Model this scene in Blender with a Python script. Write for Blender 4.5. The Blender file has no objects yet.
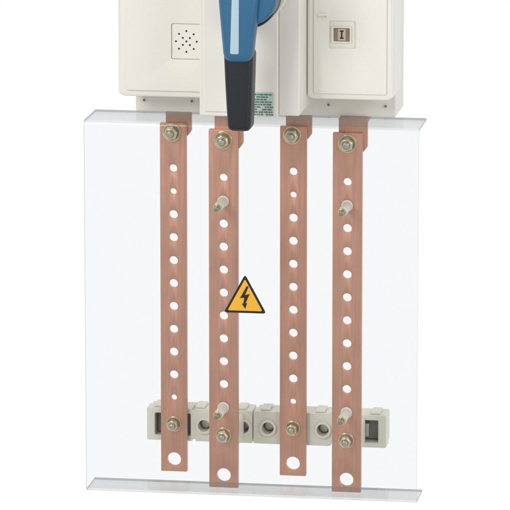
import bpy, math, random, bmesh
from mathutils import Vector, Matrix
random.seed(4)
scene = bpy.context.scene
COL = scene.collection
R = math.radians

# ------------------------------------------------------------------ materials
def new_mat(name):
    m = bpy.data.materials.new(name); m.use_nodes = True
    nt = m.node_tree
    return m, nt, nt.nodes["Principled BSDF"]

def plastic(name, col, rough=0.45, var=0.04, bump=0.02, scale=60, spec=0.5):
    m, nt, b = new_mat(name)
    tc = nt.nodes.new("ShaderNodeTexCoord")
    n = nt.nodes.new("ShaderNodeTexNoise"); n.inputs["Scale"].default_value = 2.3; n.inputs["Detail"].default_value = 5
    nt.links.new(tc.outputs["Object"], n.inputs["Vector"])
    mix = nt.nodes.new("ShaderNodeMix"); mix.data_type = 'RGBA'
    mix.inputs["A"].default_value = (*[c*(1-var) for c in col], 1)
    mix.inputs["B"].default_value = (*[min(1, c*(1+var)) for c in col], 1)
    nt.links.new(n.outputs["Fac"], mix.inputs["Factor"])
    nt.links.new(mix.outputs["Result"], b.inputs["Base Color"])
    b.inputs["Roughness"].default_value = rough
    b.inputs["Specular IOR Level"].default_value = spec
    n2 = nt.nodes.new("ShaderNodeTexNoise"); n2.inputs["Scale"].default_value = scale
    nt.links.new(tc.outputs["Object"], n2.inputs["Vector"])
    bp = nt.nodes.new("ShaderNodeBump"); bp.inputs["Strength"].default_value = bump*4; bp.inputs["Distance"].default_value = 0.01
    nt.links.new(n2.outputs["Fac"], bp.inputs["Height"])
    nt.links.new(bp.outputs["Normal"], b.inputs["Normal"])
    return m

def metal(name, col, rough=0.35, stretch=(40, 40, 1.2), var=0.12, metallic=1.0, bump=0.0):
    m, nt, b = new_mat(name)
    tc = nt.nodes.new("ShaderNodeTexCoord")
    mp = nt.nodes.new("ShaderNodeMapping"); mp.inputs["Scale"].default_value = stretch
    nt.links.new(tc.outputs["Object"], mp.inputs["Vector"])
    n = nt.nodes.new("ShaderNodeTexNoise"); n.inputs["Scale"].default_value = 1.0; n.inputs["Detail"].default_value = 6
    nt.links.new(mp.outputs["Vector"], n.inputs["Vector"])
    n2 = nt.nodes.new("ShaderNodeTexNoise"); n2.inputs["Scale"].default_value = 3.1; n2.inputs["Detail"].default_value = 6
    nt.links.new(tc.outputs["Object"], n2.inputs["Vector"])
    add = nt.nodes.new("ShaderNodeMath"); add.operation = 'ADD'
    nt.links.new(n.outputs["Fac"], add.inputs[0]); nt.links.new(n2.outputs["Fac"], add.inputs[1])
    hf = nt.nodes.new("ShaderNodeMapRange"); hf.inputs["From Min"].default_value = 0.7; hf.inputs["From Max"].default_value = 1.3
    nt.links.new(add.outputs[0], hf.inputs["Value"])
    mix = nt.nodes.new("ShaderNodeMix"); mix.data_type = 'RGBA'
    mix.inputs["A"].default_value = (*[c*(1-var) for c in col], 1)
    mix.inputs["B"].default_value = (*[min(1, c*(1+var)) for c in col], 1)
    nt.links.new(hf.outputs[0], mix.inputs["Factor"])
    nt.links.new(mix.outputs["Result"], b.inputs["Base Color"])
    b.inputs["Metallic"].default_value = metallic
    mr = nt.nodes.new("ShaderNodeMapRange"); mr.inputs["To Min"].default_value = rough-0.1; mr.inputs["To Max"].default_value = rough+0.12
    nt.links.new(n.outputs["Fac"], mr.inputs["Value"]); nt.links.new(mr.outputs["Result"], b.inputs["Roughness"])
    if bump:
        bp = nt.nodes.new("ShaderNodeBump"); bp.inputs["Strength"].default_value = bump; bp.inputs["Distance"].default_value = 0.006
        nt.links.new(n.outputs["Fac"], bp.inputs["Height"]); nt.links.new(bp.outputs["Normal"], b.inputs["Normal"])
    return m

def acrylic(name, tint, graze):
    """thin clear sheet: slightly denser and more reflective when looked along"""
    m = bpy.data.materials.new(name); m.use_nodes = True; nt = m.node_tree
    nt.nodes.remove(nt.nodes["Principled BSDF"])
    out = nt.nodes["Material Output"]
    tr = nt.nodes.new("ShaderNodeBsdfTransparent")
    gl = nt.nodes.new("ShaderNodeBsdfGlossy"); gl.inputs["Roughness"].default_value = 0.05
    lw = nt.nodes.new("ShaderNodeLayerWeight"); lw.inputs["Blend"].default_value = 0.5
    pw = nt.nodes.new("ShaderNodeMath"); pw.operation = 'POWER'; pw.inputs[1].default_value = 4.0
    nt.links.new(lw.outputs["Facing"], pw.inputs[0])
    tm = nt.nodes.new("ShaderNodeMix"); tm.data_type = 'RGBA'
    tm.inputs["A"].default_value = (*tint, 1); tm.inputs["B"].default_value = (*graze, 1)
    nt.links.new(pw.outputs[0], tm.inputs["Factor"]); nt.links.new(tm.outputs["Result"], tr.inputs["Color"])
    ma = nt.nodes.new("ShaderNodeMath"); ma.operation = 'MULTIPLY_ADD'; ma.inputs[1].default_value = 0.35; ma.inputs[2].default_value = 0.025
    nt.links.new(pw.outputs[0], ma.inputs[0])
    mx = nt.nodes.new("ShaderNodeMixShader")
    nt.links.new(ma.outputs[0], mx.inputs[0]); nt.links.new(tr.outputs[0], mx.inputs[1]); nt.links.new(gl.outputs[0], mx.inputs[2])
    nt.links.new(mx.outputs[0], out.inputs["Surface"])
    return m

def edge_mat():
    m = bpy.data.materials.new("cut_acrylic_edge"); m.use_nodes = True; nt = m.node_tree
    b = nt.nodes["Principled BSDF"]; out = nt.nodes["Material Output"]
    b.inputs["Base Color"].default_value = (0.27, 0.29, 0.29, 1); b.inputs["Roughness"].default_value = 0.3
    tr = nt.nodes.new("ShaderNodeBsdfTransparent"); tr.inputs["Color"].default_value = (.9, .92, .925, 1)
    mx = nt.nodes.new("ShaderNodeMixShader"); mx.inputs[0].default_value = 0.65
    nt.links.new(tr.outputs[0], mx.inputs[1]); nt.links.new(b.outputs[0], mx.inputs[2]); nt.links.new(mx.outputs[0], out.inputs["Surface"])
    return m

M_cream = plastic("cream_plastic", (0.80, 0.782, 0.72), 0.42, 0.015)
M_cream2 = plastic("cream_plastic_base", (0.77, 0.752, 0.685), 0.5, 0.02)
M_ivory = plastic("ivory_moulded_plastic", (0.76, 0.755, 0.655), 0.5, 0.04, 0.04)
M_copper = metal("brushed_copper", (0.69, 0.375, 0.268), 0.42, (75, 75, 1.6), 0.085, 1.0, 0.14)
M_zinc = metal("yellow_zinc_steel", (0.70, 0.61, 0.39), 0.20, (9, 9, 9), 0.28)
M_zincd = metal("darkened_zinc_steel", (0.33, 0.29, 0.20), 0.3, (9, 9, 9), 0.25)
M_steel = metal("dull_grey_steel", (0.48, 0.47, 0.42), 0.3, (12, 12, 3), 0.15)
M_darkrec = plastic("grey_recess", (0.20, 0.20, 0.185), 0.6, 0.1)
M_blue = plastic("blue_plastic", (0.020, 0.118, 0.235), 0.38, 0.05, 0.02)
M_pale = plastic("pale_pointer_highlight", (0.40, 0.53, 0.60), 0.4, 0.03)  # pale tone covers the white stripe and a painted highlight
M_black = plastic("black_plastic", (0.008, 0.009, 0.013), 0.38, 0.1, 0.02)
M_yellow = plastic("warning_yellow", (0.88, 0.46, 0.03), 0.35, 0.02, 0.0)
M_ink = plastic("black_ink", (0.012, 0.012, 0.012), 0.4, 0.05, 0.0)
M_green = plastic("green_print", (0.05, 0.20, 0.17), 0.5, 0.1, 0.0)
M_print = plastic("grey_print", (0.12, 0.15, 0.14), 0.5, 0.1, 0.0)
M_paper = plastic("label_paper", (0.52, 0.60, 0.54), 0.5, 0.02, 0.0)
M_brown = plastic("brown_window", (0.28, 0.19, 0.12), 0.3, 0.08, 0.0)
M_flag = plastic("flag_paper", (0.52, 0.46, 0.36), 0.5, 0.03, 0.0)
M_acr = acrylic("clear_acrylic", (0.972, 0.979, 0.983), (0.73, 0.75, 0.755))
M_edge = edge_mat()

# ------------------------------------------------------------------ mesh helpers
def circ(cx, cz, r, n=40, rot=0):
    return [(cx+r*math.cos(2*math.pi*i/n+rot), cz+r*math.sin(2*math.pi*i/n+rot)) for i in range(n)]

def rrect(x0, z0, x1, z1, r=0.03, n=5):
    pts = []
    for cx, cz, a0 in ((x1-r, z0+r, -90), (x1-r, z1-r, 0), (x0+r, z1-r, 90), (x0+r, z0+r, 180)):
        for i in range(n+1):
            a = R(a0+90*i/n); pts.append((cx+r*math.cos(a), cz+r*math.sin(a)))
    return pts

def roundpoly(pts, r=0.02, n=5):
    out = []; N = len(pts)
    for i in range(N):
        p = Vector(pts[i]); a = Vector(pts[i-1]); b = Vector(pts[(i+1) % N])
        da = (a-p); db = (b-p)
        rr = min(r, da.length*.45, db.length*.45)
        s = p+da.normalized()*rr; e = p+db.normalized()*rr
        for k in range(n+1):
            t = k/n
            q = s*(1-t)**2 + p*2*t*(1-t) + e*t*t
            out.append((q.x, q.y))
    return out

def area(p):
    return sum(p[i-1][0]*p[i][1]-p[i][0]*p[i-1][1] for i in range(len(p)))/2

def slab(outer, y0, y1, bevel=0.0, holes=(), seg=3):
    """flat outline in X/Z with openings, thickness from y0 (front) to y1"""
    cu = bpy.data.curves.new("tmp", 'CURVE'); cu.dimensions = '2D'; cu.fill_mode = 'BOTH'
    t = (y1-y0)
    bevel = min(bevel, t*0.45)
    cu.extrude = t/2-bevel
    if bevel > 0:
        cu.bevel_depth = bevel; cu.bevel_resolution = seg; cu.offset = -bevel
    for k, pts in enumerate([outer]+list(holes)):
        ccw = area(pts) > 0
        if (k == 0) != ccw: pts = pts[::-1]
        s = cu.splines.new('POLY'); s.points.add(len(pts)-1); s.use_cyclic_u = True
        for p, q in zip(s.points, pts): p.co = (q[0], q[1], 0, 1)
    return curve_mesh(cu, (y0+y1)/2)

def curve_mesh(cu, yc):
    o = bpy.data.objects.new("tmp", cu); COL.objects.link(o)
    dg = bpy.context.evaluated_depsgraph_get()
    me = bpy.data.meshes.new_from_object(o.evaluated_get(dg))
    bpy.data.objects.remove(o)
    me.transform(Matrix(((1, 0, 0, 0), (0, 0, -1, yc), (0, 1, 0, 0), (0, 0, 0, 1))))
    me.materials.clear()
    bm = bmesh.new(); bm.from_mesh(me); bmesh.ops.remove_doubles(bm, verts=bm.verts, dist=1e-5)
    bmesh.ops.recalc_face_normals(bm, faces=bm.faces); bm.to_mesh(me); bm.free()
    return me

def join(meshes):
    out = bpy.data.meshes.new("m"); V = []; F = []; MI = []; mats = []
    for me, mat in meshes:
        if mat not in mats: mats.append(mat)
        off = len(V); V += [v.co[:] for v in me.vertices]
        for p in me.polygons:
            F.append([i+off for i in p.vertices]); MI.append(mats.index(mat))
    out.from_pydata(V, [], F)
    for m in mats: out.materials.append(m)
    for p, i in zip(out.polygons, MI): p.material_index = i
    out.update()
    return out

def add(name, meshes, parent=None, smooth=True, origin=None, **props):
    me = join(meshes if isinstance(meshes, list) else [meshes])
    me.name = name
    for p in me.polygons: p.use_smooth = smooth
    if smooth: me.set_sharp_from_angle(angle=R(28))
    if origin is None:
        xs = [v.co for v in me.vertices]
        origin = Vector([(min(c[i] for c in xs)+max(c[i] for c in xs))/2 for i in range(3)])
    me.transform(Matrix.Translation(-Vector(origin)))
    o = bpy.data.objects.new(name, me); COL.objects.link(o)
    o.location = origin
    if parent:
        o.parent = parent; bpy.context.view_layer.update()
        o.matrix_parent_inverse = parent.matrix_world.inverted()
    for k, v in props.items(): o[k] = v
    return o

def empty(name, loc, **props):
    e = bpy.data.objects.new(name, None); e.empty_display_size = 0.1; e.location = loc
    COL.objects.link(e); bpy.context.view_layer.update()
    for k, v in props.items(): e[k] = v
    return e

# ------------------------------------------------------------------ clear cover
CX0, CX1, CZ0, CZ1, CT = -1.733, 1.640, -2.498, 1.322, 0.024
CDT, CDB = 0.64, 0.48
cover = empty("clear_protective_cover", (0, 0.3, CZ0), label="clear acrylic cover bent back at top and bottom over copper bars", category="protective cover")
def profile(inset):
    pts = []; r = 0.045-inset
    pts.append((CDT, CZ1-inset))
    for i in range(7):
        a = R(90+90*i/6); pts.append((0.045+r*math.cos(a), CZ1-0.045+r*math.sin(a)))
    for i in range(7):
        a = R(180+90*i/6); pts.append((0.045+r*math.cos(a), CZ0+0.045+r*math.sin(a)))
    pts.append((CDB, CZ0+inset))
    return pts
po, pi = profile(0), profile(CT)
V = []; F = []; MI = []
for x in (CX0, CX1):
    for p in po: V.append((x, p[0], p[1]))
    for p in pi: V.append((x, p[0], p[1]))
n = len(po); N2 = 2*n
for i in range(n-1):
    F.append((i, i+1, N2+i+1, N2+i)); MI.append(0)
    F.append((n+i, N2+n+i, N2+n+i+1, n+i+1)); MI.append(0)
    F.append((i, n+i, n+i+1, i+1)); MI.append(1)
    F.append((N2+i, N2+i+1, N2+n+i+1, N2+n+i)); MI.append(1)
for i in (0, n-1):
    F.append((i, N2+i, N2+n+i, n+i)); MI.append(1)
me = bpy.data.meshes.new("sheet"); me.from_pydata(V, [], F)
me.materials.append(M_acr); me.materials.append(M_edge)
for p, i in zip(me.polygons, MI): p.material_index = i; p.use_smooth = True
me.set_sharp_from_angle(angle=R(28))
sh = bpy.data.objects.new("bent_acrylic_sheet", me); COL.objects.link(sh); sh.parent = cover
sh.matrix_parent_inverse = cover.matrix_world.inverted()

wx, wz0, wz1, ww = -0.10, -0.595, -0.200, 0.216
tri = roundpoly([(wx-ww, wz0), (wx+ww, wz0), (wx, wz1)], 0.035)
def shrink(s):
    cz = wz0+(wz1-wz0)/3
    return roundpoly([(wx-ww*s, cz-(cz-wz0)*s), (wx+ww*s, cz-(cz-wz0)*s), (wx, cz+(wz1-cz)*s)], 0.02)
bolt_pts = [(0.018, 0.27), (-0.052, 0.145), (-0.006, 0.152), (-0.018, 0.085), (-0.036, 0.092), (0.004, 0.035), (0.022, 0.098), (0.004, 0.090), (0.050, 0.190), (0.000, 0.178), (0.040, 0.27)]
bolt_pts = [(wx+a_*.95, wz0+0.01+b_*.98) for a_, b_ in bolt_pts]
ws = add("warning_sign", (slab(tri, -0.008, -0.003), M_ink), cover, label="yellow triangular high voltage warning sign with black lightning bolt")
add("yellow_field", (slab(shrink(0.82), -0.012, -0.0085), M_yellow), ws)
add("lightning_symbol", (slab(bolt_pts, -0.016, -0.0125), M_ink), ws)

# ------------------------------------------------------------------ copper bars
def hexbolt(x, y, z, r, rot=0.3):
    return [(slab(circ(x, z, r, 40), y-0.022, y-0.001, 0.006, [circ(x, z, r*.3, 20)]), M_zinc),
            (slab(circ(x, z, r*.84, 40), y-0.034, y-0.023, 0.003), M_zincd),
            (slab(circ(x, z, r*.76, 6, rot), y-0.115, y-0.035, 0.016), M_zinc),
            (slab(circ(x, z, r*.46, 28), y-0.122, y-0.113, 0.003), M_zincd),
            (slab(circ(x, z, r*.36, 24), y-0.165, y-0.110, 0.012), M_steel)]

#        x      y     width  pins  bottom  top bolt  bottom bolt  first hole  spacing  top
bars = [(-1.060, 1.35, 0.275, False, -2.600, 0.980, -2.090, 0.602, 0.2415, 1.075),
        (-0.435, 0.71, 0.300, True, -2.590, 1.030, -2.035, 0.640, 0.2385, 1.135),
        (0.187, 1.35, 0.275, False, -2.600, 0.985, -2.092, 0.602, 0.2415, 1.075),
        (0.833, 0.71, 0.300, True, -2.590, 1.030, -2.045, 0.632, 0.2385, 1.135)]
for bi, (x, y, w, pins, zb, tb, bb, h0, hs, zt) in enumerate(bars):
    holes = []; pinz = []
    for k in range(11):
        z = h0-hs*k; r = 0.046
        if k == 1 and not pins: r = 0.034
        if k == 10 and not pins: r = 0.032
        if k == 0: r = 0.042
        if pins and k in (1, 10): pinz.append(z)
        holes.append(circ(x, z, r, 28))
    holes.append(circ(x, zb+0.13, 0.072, 36))
    lab = "flat drilled copper busbar with hex bolts and two cream spacers" if pins else "flat drilled copper busbar with hex bolts at both ends"
    e = empty("copper_busbar", (x, y, zb), label=lab, category="copper bar", group="copper bars behind the clear cover")
    add("bar", (slab(rrect(x-w/2, zb, x+w/2, zt, 0.008, 2), y, y+0.065, 0.006, holes, 2), M_copper), e)
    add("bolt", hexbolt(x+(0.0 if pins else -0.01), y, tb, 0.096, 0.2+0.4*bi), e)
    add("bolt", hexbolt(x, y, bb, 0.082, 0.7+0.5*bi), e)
    for z in pinz:
        yf = 0.30
        parts = [(slab(circ(x, z, 0.060, 28), y-0.03, y-0.001, 0.008), M_ivory),
                 (slab(circ(x, z, 0.047, 28), yf+0.05, y-0.03, 0.01), M_ivory)]
        sp = add("spacer", parts, e)
        add("screw", [(slab(circ(x, z, 0.046, 6, 0.3), yf+0.015, yf+0.049, 0.006), M_zinc),
                      (slab(circ(x, z, 0.026, 20), yf-0.05, yf+0.014, 0.008), M_zincd)], sp)

# ------------------------------------------------------------------ bar supports
def support(x0, x1, recess, rounds, pad_x):
    z0, z1 = -2.290, -1.945
    y0 = 1.43
    zc = (z0+z1)/2
    e = empty("busbar_support", ((x0+x1)/2, 1.7, z0), label="ivory moulded insulating support clamped behind two copper busbars", category="bar support", group="insulating supports under the copper bars")
    holes = [rrect(recess[0], z0+0.055, recess[1], z1-0.055, 0.012, 3)]
    for rx in rounds: holes.append(circ(rx, zc, 0.064, 32))
    # stepped outline: blocks divided by shallow notches top and bottom
    cuts = [c for c in (recess[1]+0.035 if recess[0] < (x0+x1)/2 else recess[0]-0.035, (rounds[0]+rounds[1])/2)]
    o = [(x0, z0), ]
    for c in sorted(cuts): o += [(c-.018, z0), (c-.018, z0+.022), (c+.018, z0+.022), (c+.018, z0)]
    o += [(x1, z0), (x1, z1)]
    for c in sorted(cuts, reverse=True): o += [(c+.018, z1), (c+.018, z1-.022), (c-.018, z1-.022), (c-.018, z1)]
    o += [(x0, z1)]
    add("body", [(slab(roundpoly(o, 0.018, 3), y0, y0+0.2, 0.008, holes, 3), M_ivory),
                 (slab(rrect(x0+.01, z0+.01, x1-.01, z1-.01, 0.02), y0+0.201, y0+0.36, 0.012), M_ivory)], e)
    for rx in rounds:
        add("socket_rim", (slab(circ(rx, zc, 0.088, 36), y0-0.03, y0-0.001, 0.006, [circ(rx, zc, 0.062, 32)]), M_ivory), e)
        add("socket_screw", (slab(circ(rx, zc, 0.05, 32), y0+0.10, y0+0.199, 0.01), M_steel), e)
    add("metal_insert", [(slab(rrect(recess[0]+.012, z0+.068, recess[1]-.012, z1-.068, .01, 2), y0+0.12, y0+0.199, 0.01), M_darkrec),
                         (slab(rrect(recess[0]+.05, z0+.10, recess[1]-.10, z1-.10, .01, 2), y0+0.05, y0+0.119, 0.01), M_steel)], e)
    add("spacer_column", (slab(rrect(pad_x-.12, z0+.05, pad_x+.10, z1-.03, 0.03), 0.785, y0-0.003, 0.012), M_ivory), e)
    for k in range(3):
        xr = x0+0.12+(x1-x0-0.24)*k/2
        add("rib", (slab(rrect(xr-.05, z1+0.002, xr+.05, z1+0.022, 0.006, 2), y0+0.03, y0+0.28, 0.004), M_ivory), e)
support(-1.360, -0.250, (-1.275, -0.90), (-0.755, -0.345), -0.435)
support(-0.240, 1.150, (0.62, 1.065), (-0.085, 0.49), 0.833)

# ------------------------------------------------------------------ switch
sw = empty("switch_disconnector", (0, 1.0, 1.25), label="cream load break switch with blue and black rotary handle", category="electrical switch")
ZT = 4.3
add("base", (slab(rrect(-1.36, 1.28, 1.30, ZT, 0.02), 0.86, 1.50, 0.014), M_cream2), sw)
for hx in (-1.27, -0.78, 0.62, 1.20):
    add("mounting_screw", [(slab(circ(hx, 1.395, 0.024, 20), 0.850, 0.859, 0.003), M_cream),
                           (slab(circ(hx, 1.395, 0.014, 20), 0.846, 0.8495, 0.001), M_darkrec)], sw)

def module(x0, x1, zb):
    return add("side_housing", (slab(roundpoly([(x0, zb+0.03), (x0+0.05, zb), (x1-.05, zb), (x1, zb+0.03), (x1, ZT), (x0, ZT)], 0.015), 0.22, 0.857, 0.020), M_cream), sw)
ml = module(-1.42, -0.515, 1.54)
mr_ = module(0.490, 1.355, 1.560)
add("front_panel", (slab(rrect(-1.34, 1.605, -0.54, ZT-.05, 0.018), 0.192, 0.218, 0.006, [rrect(-0.875, 1.93, -0.575, 2.29, 0.015, 3)]), M_cream), ml)
cx, cz = -0.725, 2.11
pts = [(cx, cz)] + [(cx+.05*math.cos(R(45+90*i)), cz+.05*math.sin(R(45+90*i))) for i in range(4)] + [(cx+.105*math.cos(R(45*i)), cz+.105*math.sin(R(45*i))) for i in range(8)]
vg = add("vent_grille", (slab(rrect(-0.870, 1.935, -0.580, 2.285, 0.012, 3), 0.206, 0.2115, 0.0, [circ(p[0], p[1], 0.0105, 16) for p in pts]), M_cream), ml)
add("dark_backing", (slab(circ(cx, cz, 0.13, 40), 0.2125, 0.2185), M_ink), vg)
add("front_panel", (slab(rrect(0.56, 1.62, 1.29, ZT-.05, 0.018), 0.198, 0.218, 0.006,
      [rrect(0.715, 2.08, 0.978, 2.355, 0.012, 3)]), M_cream), mr_)
sx_, sz_ = -0.018, 0.015
win = add("position_window", (slab(rrect(0.752+sx_, 2.115+sz_, 0.955+sx_, 2.285+sz_, 0.01, 2), 0.200, 0.2185, 0.004, [rrect(0.775+sx_, 2.133+sz_, 0.937+sx_, 2.268+sz_, 0.006, 2)]), M_cream2), mr_)
add("position_flag", [(slab(rrect(0.778+sx_, 2.136+sz_, 0.934+sx_, 2.265+sz_, 0.004, 2), 0.212, 0.2182), M_brown),
                      (slab(rrect(0.818+sx_, 2.142+sz_, 0.896+sx_, 2.260+sz_, 0.004, 2), 0.2095, 0.2118), M_flag)], win)
add("position_mark", (slab([(p[0]+sx_, p[1]+sz_) for p in [(.838,2.160),(.876,2.160),(.876,2.173),(.864,2.173),(.864,2.230),(.876,2.230),(.876,2.243),(.838,2.243),(.838,2.230),(.850,2.230),(.850,2.173),(.838,2.173)]], 0.2065, 0.2092), M_ink), win)
add("latch_slot", [(slab(rrect(0.60, 2.375, 0.70, 2.43, 0.010, 2), 0.183, 0.1975, 0.004, [rrect(0.612, 2.388, 0.688, 2.402, 0.004, 2)]), M_cream)], mr_)

add("centre_housing", [(slab(rrect(-0.51, 1.45, 0.275, ZT, 0.018), -0.30, 0.857, 0.018), M_cream),
                       (slab(rrect(0.276, 1.465, 0.485, ZT, 0.018), -0.255, 0.857, 0.018), M_cream)], sw)
add("centre_panel", (slab(rrect(-0.46, 1.50, -0.03, ZT-.1, 0.015), -0.322, -0.302, 0.006), M_cream), sw)
lb = add("rating_label", (slab(rrect(0.0, 1.465, 0.235, 1.700, 0.008, 2), -0.309, -0.3015), M_paper), sw)
lines = []
for r_ in range(9):
    zz = 1.688-0.0250*r_; xx = 0.012
    while xx < 0.22:
        w_ = random.uniform(0.010, 0.045)
        if xx+w_ > 0.228: break
        if random.random() < .85:
            lines.append((slab([(xx, zz-.013), (xx+w_, zz-.013), (xx+w_, zz), (xx, zz)], -0.3125, -0.3095), M_green if r_ in (0, 1, 4) else M_print))
        xx += w_+0.008
add("fine_print", lines, lb)

# terminal lugs
for bar in bars:
    x, y, w, pins = bar[:4]
    yy = y+0.067
    L = [(slab(roundpoly([(x-w/2+.05, 0.96), (x+w/2+0.0, 0.93), (x+w/2+.045, 0.99), (x+w/2+.045, 1.275), (x-w/2+.05, 1.275)], 0.01, 2), yy, yy+0.04, 0.005), M_copper)]
    if pins:
        L.append((slab(rrect(x-w/2+.05, 1.23, x+w/2+.045, 1.275, 0.01, 2), yy+.041, 1.30, 0.005), M_copper))
    add("terminal_lug", L, sw)

# rotary handle: round knob with a long grip and a black lever end
def hp(u, v): return ((u-239.7)/98.8, (275-v)/98)
h = empty("rotary_handle", (0.1, -0.7, 2.6)); h.parent = sw; h.matrix_parent_inverse = sw.matrix_world.inverted()
hc = hp(249, 6)
add("hub", [(slab(circ(hc[0]-.03, hc[1], 0.32, 64), -0.42, -0.323, 0.015), M_cream2),
            (slab(circ(hc[0]-.045, hc[1]-.06, 0.280, 64), -0.74, -0.421, 0.02), M_black)], h)
add("knob", (slab(circ(hp(250, 6)[0], hp(250, 6)[1], 0.262, 72), -1.06, -0.742, 0.05, seg=6), M_blue), h)
out = [hp(*p) for p in [(219, -70), (220.5, 5), (226, 67), (253.5, 67), (255.5, 44), (259, 20), (261, 0), (259, -25), (252, -70)]]
grip = add("grip", (slab(roundpoly(out, 0.10, 8), -1.14, -0.90, 0.08, seg=8), M_blue), h)
add("pointer_and_highlight", (slab(roundpoly([hp(*p) for p in [(236.5, -60), (242, -60), (241.5, 58), (233, 58)]], 0.02), -1.150, -1.138, 0.005), M_pale), grip)  # real stripe, widened by the grip's highlight put in as colour
add("lever", (slab(roundpoly([hp(*p) for p in [(225, 56), (254, 56), (253, 90), (251.5, 134), (229, 134), (226.5, 90)]], 0.06, 7), -1.07, -0.80, 0.05, seg=6), M_black), h)

# ------------------------------------------------------------------ world and lamps (white studio)
w = bpy.data.worlds.new("World"); scene.world = w; w.use_nodes = True
nt = w.node_tree; bg = nt.nodes["Background"]
tc = nt.nodes.new("ShaderNodeTexCoord"); sx = nt.nodes.new("ShaderNodeSeparateXYZ")
nt.links.new(tc.outputs["Generated"], sx.inputs[0])
mr = nt.nodes.new("ShaderNodeMapRange"); mr.inputs["From Min"].default_value = -0.35; mr.inputs["From Max"].default_value = 0.4
mr.inputs["To Min"].default_value = 0.62; mr.inputs["To Max"].default_value = 1.0
nt.links.new(sx.outputs["Y"], mr.inputs["Value"]); nt.links.new(mr.outputs["Result"], bg.inputs["Strength"])
bg.inputs["Color"].default_value = (1, 1, 1, 1)

def area_light(loc, target, size, power, col=(1, 1, 1)):  # unseen lamps, added to bring out the shapes
    l = bpy.data.lights.new("added_softbox", 'AREA'); l.shape = 'RECTANGLE'; l.size = size[0]; l.size_y = size[1]; l.energy = power; l.color = col
    o = bpy.data.objects.new("added_softbox_lamp", l); COL.objects.link(o); o.location = loc
    o.rotation_euler = (Vector(target)-Vector(loc)).to_track_quat('-Z', 'Y').to_euler()
    return o
area_light((-4.5, -11, 6.5), (0, 0, 0.3), (3.5, 3.5), 680, (1, 0.985, 0.96))
area_light((8, -9, 4), (0.5, 0, 1.0), (4, 5), 290, (1, 0.99, 0.975))  # added weaker fill, brightens the housing shadowed by the centre block

# ------------------------------------------------------------------ camera
a, b = R(8.8), R(11.5)
f = Vector((-math.sin(a)*math.cos(b), math.cos(a)*math.cos(b), -math.sin(b)))
cam = bpy.data.cameras.new("Camera"); co = bpy.data.objects.new("Camera", cam); COL.objects.link(co)
D = 50
co.location = -f*D
co.rotation_euler = f.to_track_quat('-Z', 'Y').to_euler()
cam.sensor_width = 36; cam.lens = 36*D/5.1; cam.clip_end = 500
scene.camera = co
scene.view_settings.view_transform = 'Standard'; scene.view_settings.look = 'None'; scene.view_settings.exposure = 0
